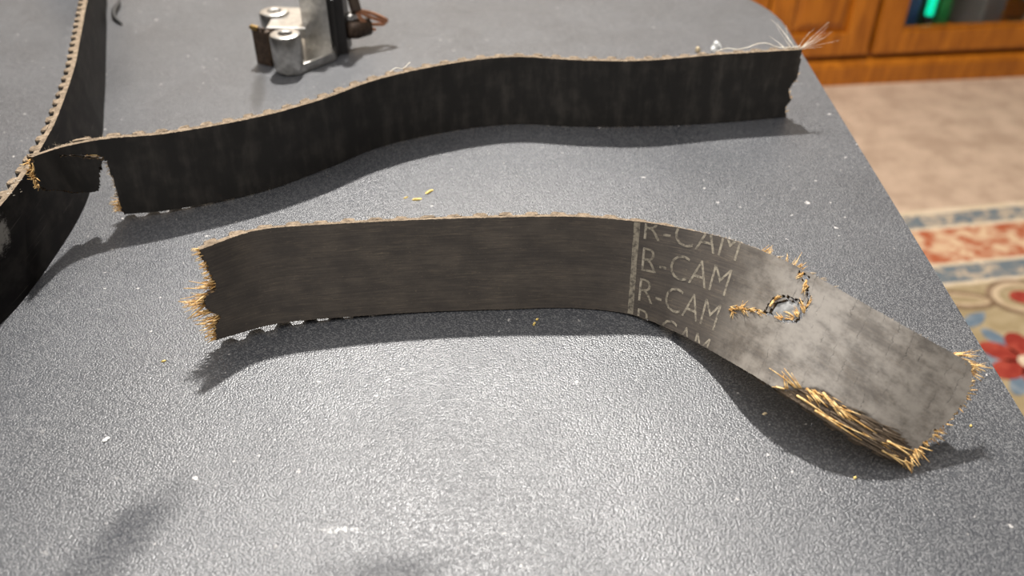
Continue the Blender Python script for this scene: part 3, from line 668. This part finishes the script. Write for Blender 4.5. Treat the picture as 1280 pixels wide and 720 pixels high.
# ================================================================== cast metal part behind the middle belt
mo = empty('sensor_housing', (-.113, .456, TZ)); tag(mo, 'cast aluminium sensor housing with two bolt bosses and bare copper wires', 'machine part')
def ml(x, y, z): return ((x + 113) / 1000, (y - 456) / 1000, z / 1000)
def lathe(name, cx, cy, prof, mat, parent, n=28):
    V = []; Fc = []; m = len(prof)
    for r, z in prof:
        for j in range(n):
            a = 2 * math.pi * j / n; V.append(ml(cx + r * math.cos(a), cy + r * math.sin(a), z))
    for i in range(m - 1):
        for j in range(n): k = (j + 1) % n; Fc.append((i * n + j, i * n + k, (i + 1) * n + k, (i + 1) * n + j))
    Fc.append(tuple(range(n))[::-1]); Fc.append(tuple((m - 1) * n + j for j in range(n)))
    bm = bmesh.new(); me = bpy.data.meshes.new(name); me.from_pydata(V, [], Fc); bm.from_mesh(me); return from_bm(name, bm, mat, parent, True)
bossp = [(5.5, .4), (7.2, 1.2), (8.0, 3.), (8.1, 19.2), (7.6, 20.4), (6.6, 20.8), (4.0, 20.8), (3.4, 20.2), (3.3, 6.0)]
lathe('bolt_boss', -117.0, 438.5, bossp, M['alu'], mo); lathe('bolt_boss', -130.0, 472.5, bossp, M['alu'], mo)
lathe('hole_shade', -117.0, 438.5, [(3.25, 17.0), (3.25, 17.3)], M['blackp'], mo, 16); lathe('hole_shade', -130.0, 472.5, [(3.25, 17.0), (3.25, 17.3)], M['blackp'], mo, 16)  # black discs stand in for the shade down the boss holes
def poly_part(name, pts, z0, z1, mat, bev=.0006):
    bm = bmesh.new(); prism(bm, [ml(x, y, 0)[:2] for x, y in pts], z0 / 1000, z1 / 1000, bev, 2); return from_bm(name, bm, mat, mo)
poly_part('base_flange', [(-118, 432.), (-111.5, 433.5), (-95.5, 453), (-95, 480), (-128, 482), (-125, 440)], .4, 5, M['alu'])
poly_part('shelf_plate', [(-130, 452), (-109, 451), (-107, 482), (-131, 484)], 13, 19, M['alu'])
poly_part('upright_wall', [(-112.5, 459.5), (-98, 458.5), (-96.5, 480), (-110.5, 482)], 4.5, 44, M['alu'], .001)
poly_part('connector_block', [(-98.2, 460), (-90.2, 463), (-90.5, 478), (-96.8, 479)], .3, 34, M['blackp'], .001)
poly_part('connector_rib', [(-96.0, 459.2), (-94.4, 459.6), (-94.6, 461.4), (-96.0, 461.0)], 1, 31, M['blackp'], .0003)
poly_part('steel_tab', [(-137.0, 449), (-128.5, 444.5), (-126.5, 447.5), (-134.5, 453)], .3, 19, M['rust'], .0008)
poly_part('tab_clip', [(-138.0, 449.2), (-133.6, 446.4), (-132.6, 448.6), (-136.8, 451.4)], 18.9, 21, M['brass'], .0005)
for k_, (px, py) in enumerate(((-134.2, 447.6), (-131.4, 446.2))): poly_part('tab_tooth', [(px, py), (px + 1.6, py - .9), (px + 2.2, py + .6), (px + .6, py + 1.4)], 15, 20.6, M['rust'], .0003)
tube('brown_bushing', [ml(-91, 468, 12), ml(-86, 471, 11.5), ml(-79, 475, 11)], [.0052, .0058, .0046], M['rust'], mo, 16)
tube('steel_ferrule', [ml(-91, 468, 18), ml(-85, 470, 19)], .0026, M['alu'], mo, 12)
tube('wire_sheath', spline([ml(-88, 472, 52), ml(-87, 471, 40), ml(-86, 470, 30), ml(-84.5, 469.5, 22)], 5), .0030, M['wire'], mo, 12)
for a, b, c in (((-85, 469.5, 23), (-79, 474, 17), (-70, 481.5, 11)), ((-84.5, 469, 22), (-80, 472, 14), (-71, 480, 10.5)), ((-85, 470, 22), (-77, 476, 18), (-69.5, 481.8, 12)), ((-84, 469, 21), (-81, 471, 12), (-76, 476, 9))):
    tube('copper_wire', spline([ml(*a), ml(*b), ml(*c)], 6), [.0010] * 12 + [.0006], M['copper'], mo, 8)
tube('wire_sheath', spline([ml(-92, 470, 30), ml(-84, 480, 40), ml(-70, 490, 44), ml(-66, 494, 46), ml(-74, 497, 48), ml(-88, 490, 50), ml(-94, 478, 34)], 6), .0014, M['wire'], mo, 10)

# ================================================================== crumbs and scraps on the table
def crumb(name, x, y, L, Wd, H, ang, mat, label, cat='crumb', group='fibre crumbs on the table'):
    bm = bmesh.new(); bmesh.ops.create_icosphere(bm, subdivisions=2, radius=1.)
    off = random.random() * 50
    for v in bm.verts:
        n_ = 1 + .45 * mnoise.noise(v.co * 1.7 + Vector((off, 0, 0)))
        v.co = Vector((v.co.x * L * n_, v.co.y * Wd * n_ + .25 * Wd * math.sin(v.co.x * 3), max(-.55, v.co.z * n_) * H + .55 * H)) / 1000
    o = from_bm(name, bm, mat, None); o.location = (x / 1000, y / 1000, TZ + .00005); o.rotation_euler = (0, 0, ang); return tag(o, label, cat, group)
crumb('fibre_crumb', -38.6, 306.6, 2.0, .55, .5, .1, M['crumb'], 'golden fibre crumb lying flat between the two belts, middle of three')
crumb('fibre_crumb', -34.2, 312.6, 2.2, .6, .6, .75, M['crumb'], 'slanting golden fibre crumb between the belts, rightmost of three')
crumb('fibre_crumb', -43.4, 308.0, .9, .3, .3, .6, M['crumb'], 'tiny golden fibre crumb between the belts, leftmost of three')
crumb('fibre_crumb', 7.4, 226.0, .8, .4, .5, .9, M['crumb'], 'golden crumb in the shadow below the centre of the near belt')
crumb('fibre_crumb', 8.4, 228.4, .5, .35, .4, .4, M['crumb'], 'smaller golden crumb touching the near belt shadow, upper of two')
crumb('fibre_crumb', -110., 207.4, .7, .3, .35, .3, M['crumb'], 'lone golden crumb left of the near belt shadow')
crumb('fibre_crumb', 93.2, 159.6, .45, .4, .4, 0, M['crumb'], 'round golden crumb at the edge of the twisted end shadow')
crumb('fibre_crumb', 133.0, 179.1, .4, .35, .35, .4, M['crumb'], 'tiny golden crumb beside the ragged right end')
crumb('fibre_crumb', 74.3, 184.0, .8, .4, .4, .2, M['tanc'], 'tan crumb in the dark gap under the twisted belt end')
crumb('white_fleck', -115.6, 173.7, 1.1, .6, .4, .6, M['white'], 'white fleck on the open table at lower left', 'fleck', 'pale flecks on the table')
crumb('white_fleck', 112.8, 466.0, 2.8, 2.2, 3.6, .3, M['white'], 'bright white chip behind the right end of the middle belt', 'fleck', 'pale flecks on the table')
crumb('tan_grit', 102.8, 466.0, 1.5, 1.4, 1.8, .3, M['tanc'], 'tan speck of grit left of the bright white chip', 'fleck', 'pale flecks on the table')
V, Fc = tube_data(spline([(-.2500, .5560, .0012), (-.2450, .5420, .0012), (-.2432, .5320, .0016), (-.2412, .5235, .0016), (-.2370, .5145, .0012), (-.2305, .5065, .0007)], 5), [.0005 + .0011 * math.sin(math.pi * min(1, i / 25 * 1.0)) for i in range(26)], 8)
o = from_py('rubber_shred', [v + Vector((0, 0, TZ + .0004)) for v in V], Fc, M['blackr'], smooth=True); tag(o, 'curly black rubber shred lying near the loop belt at upper left', 'rubber shred')
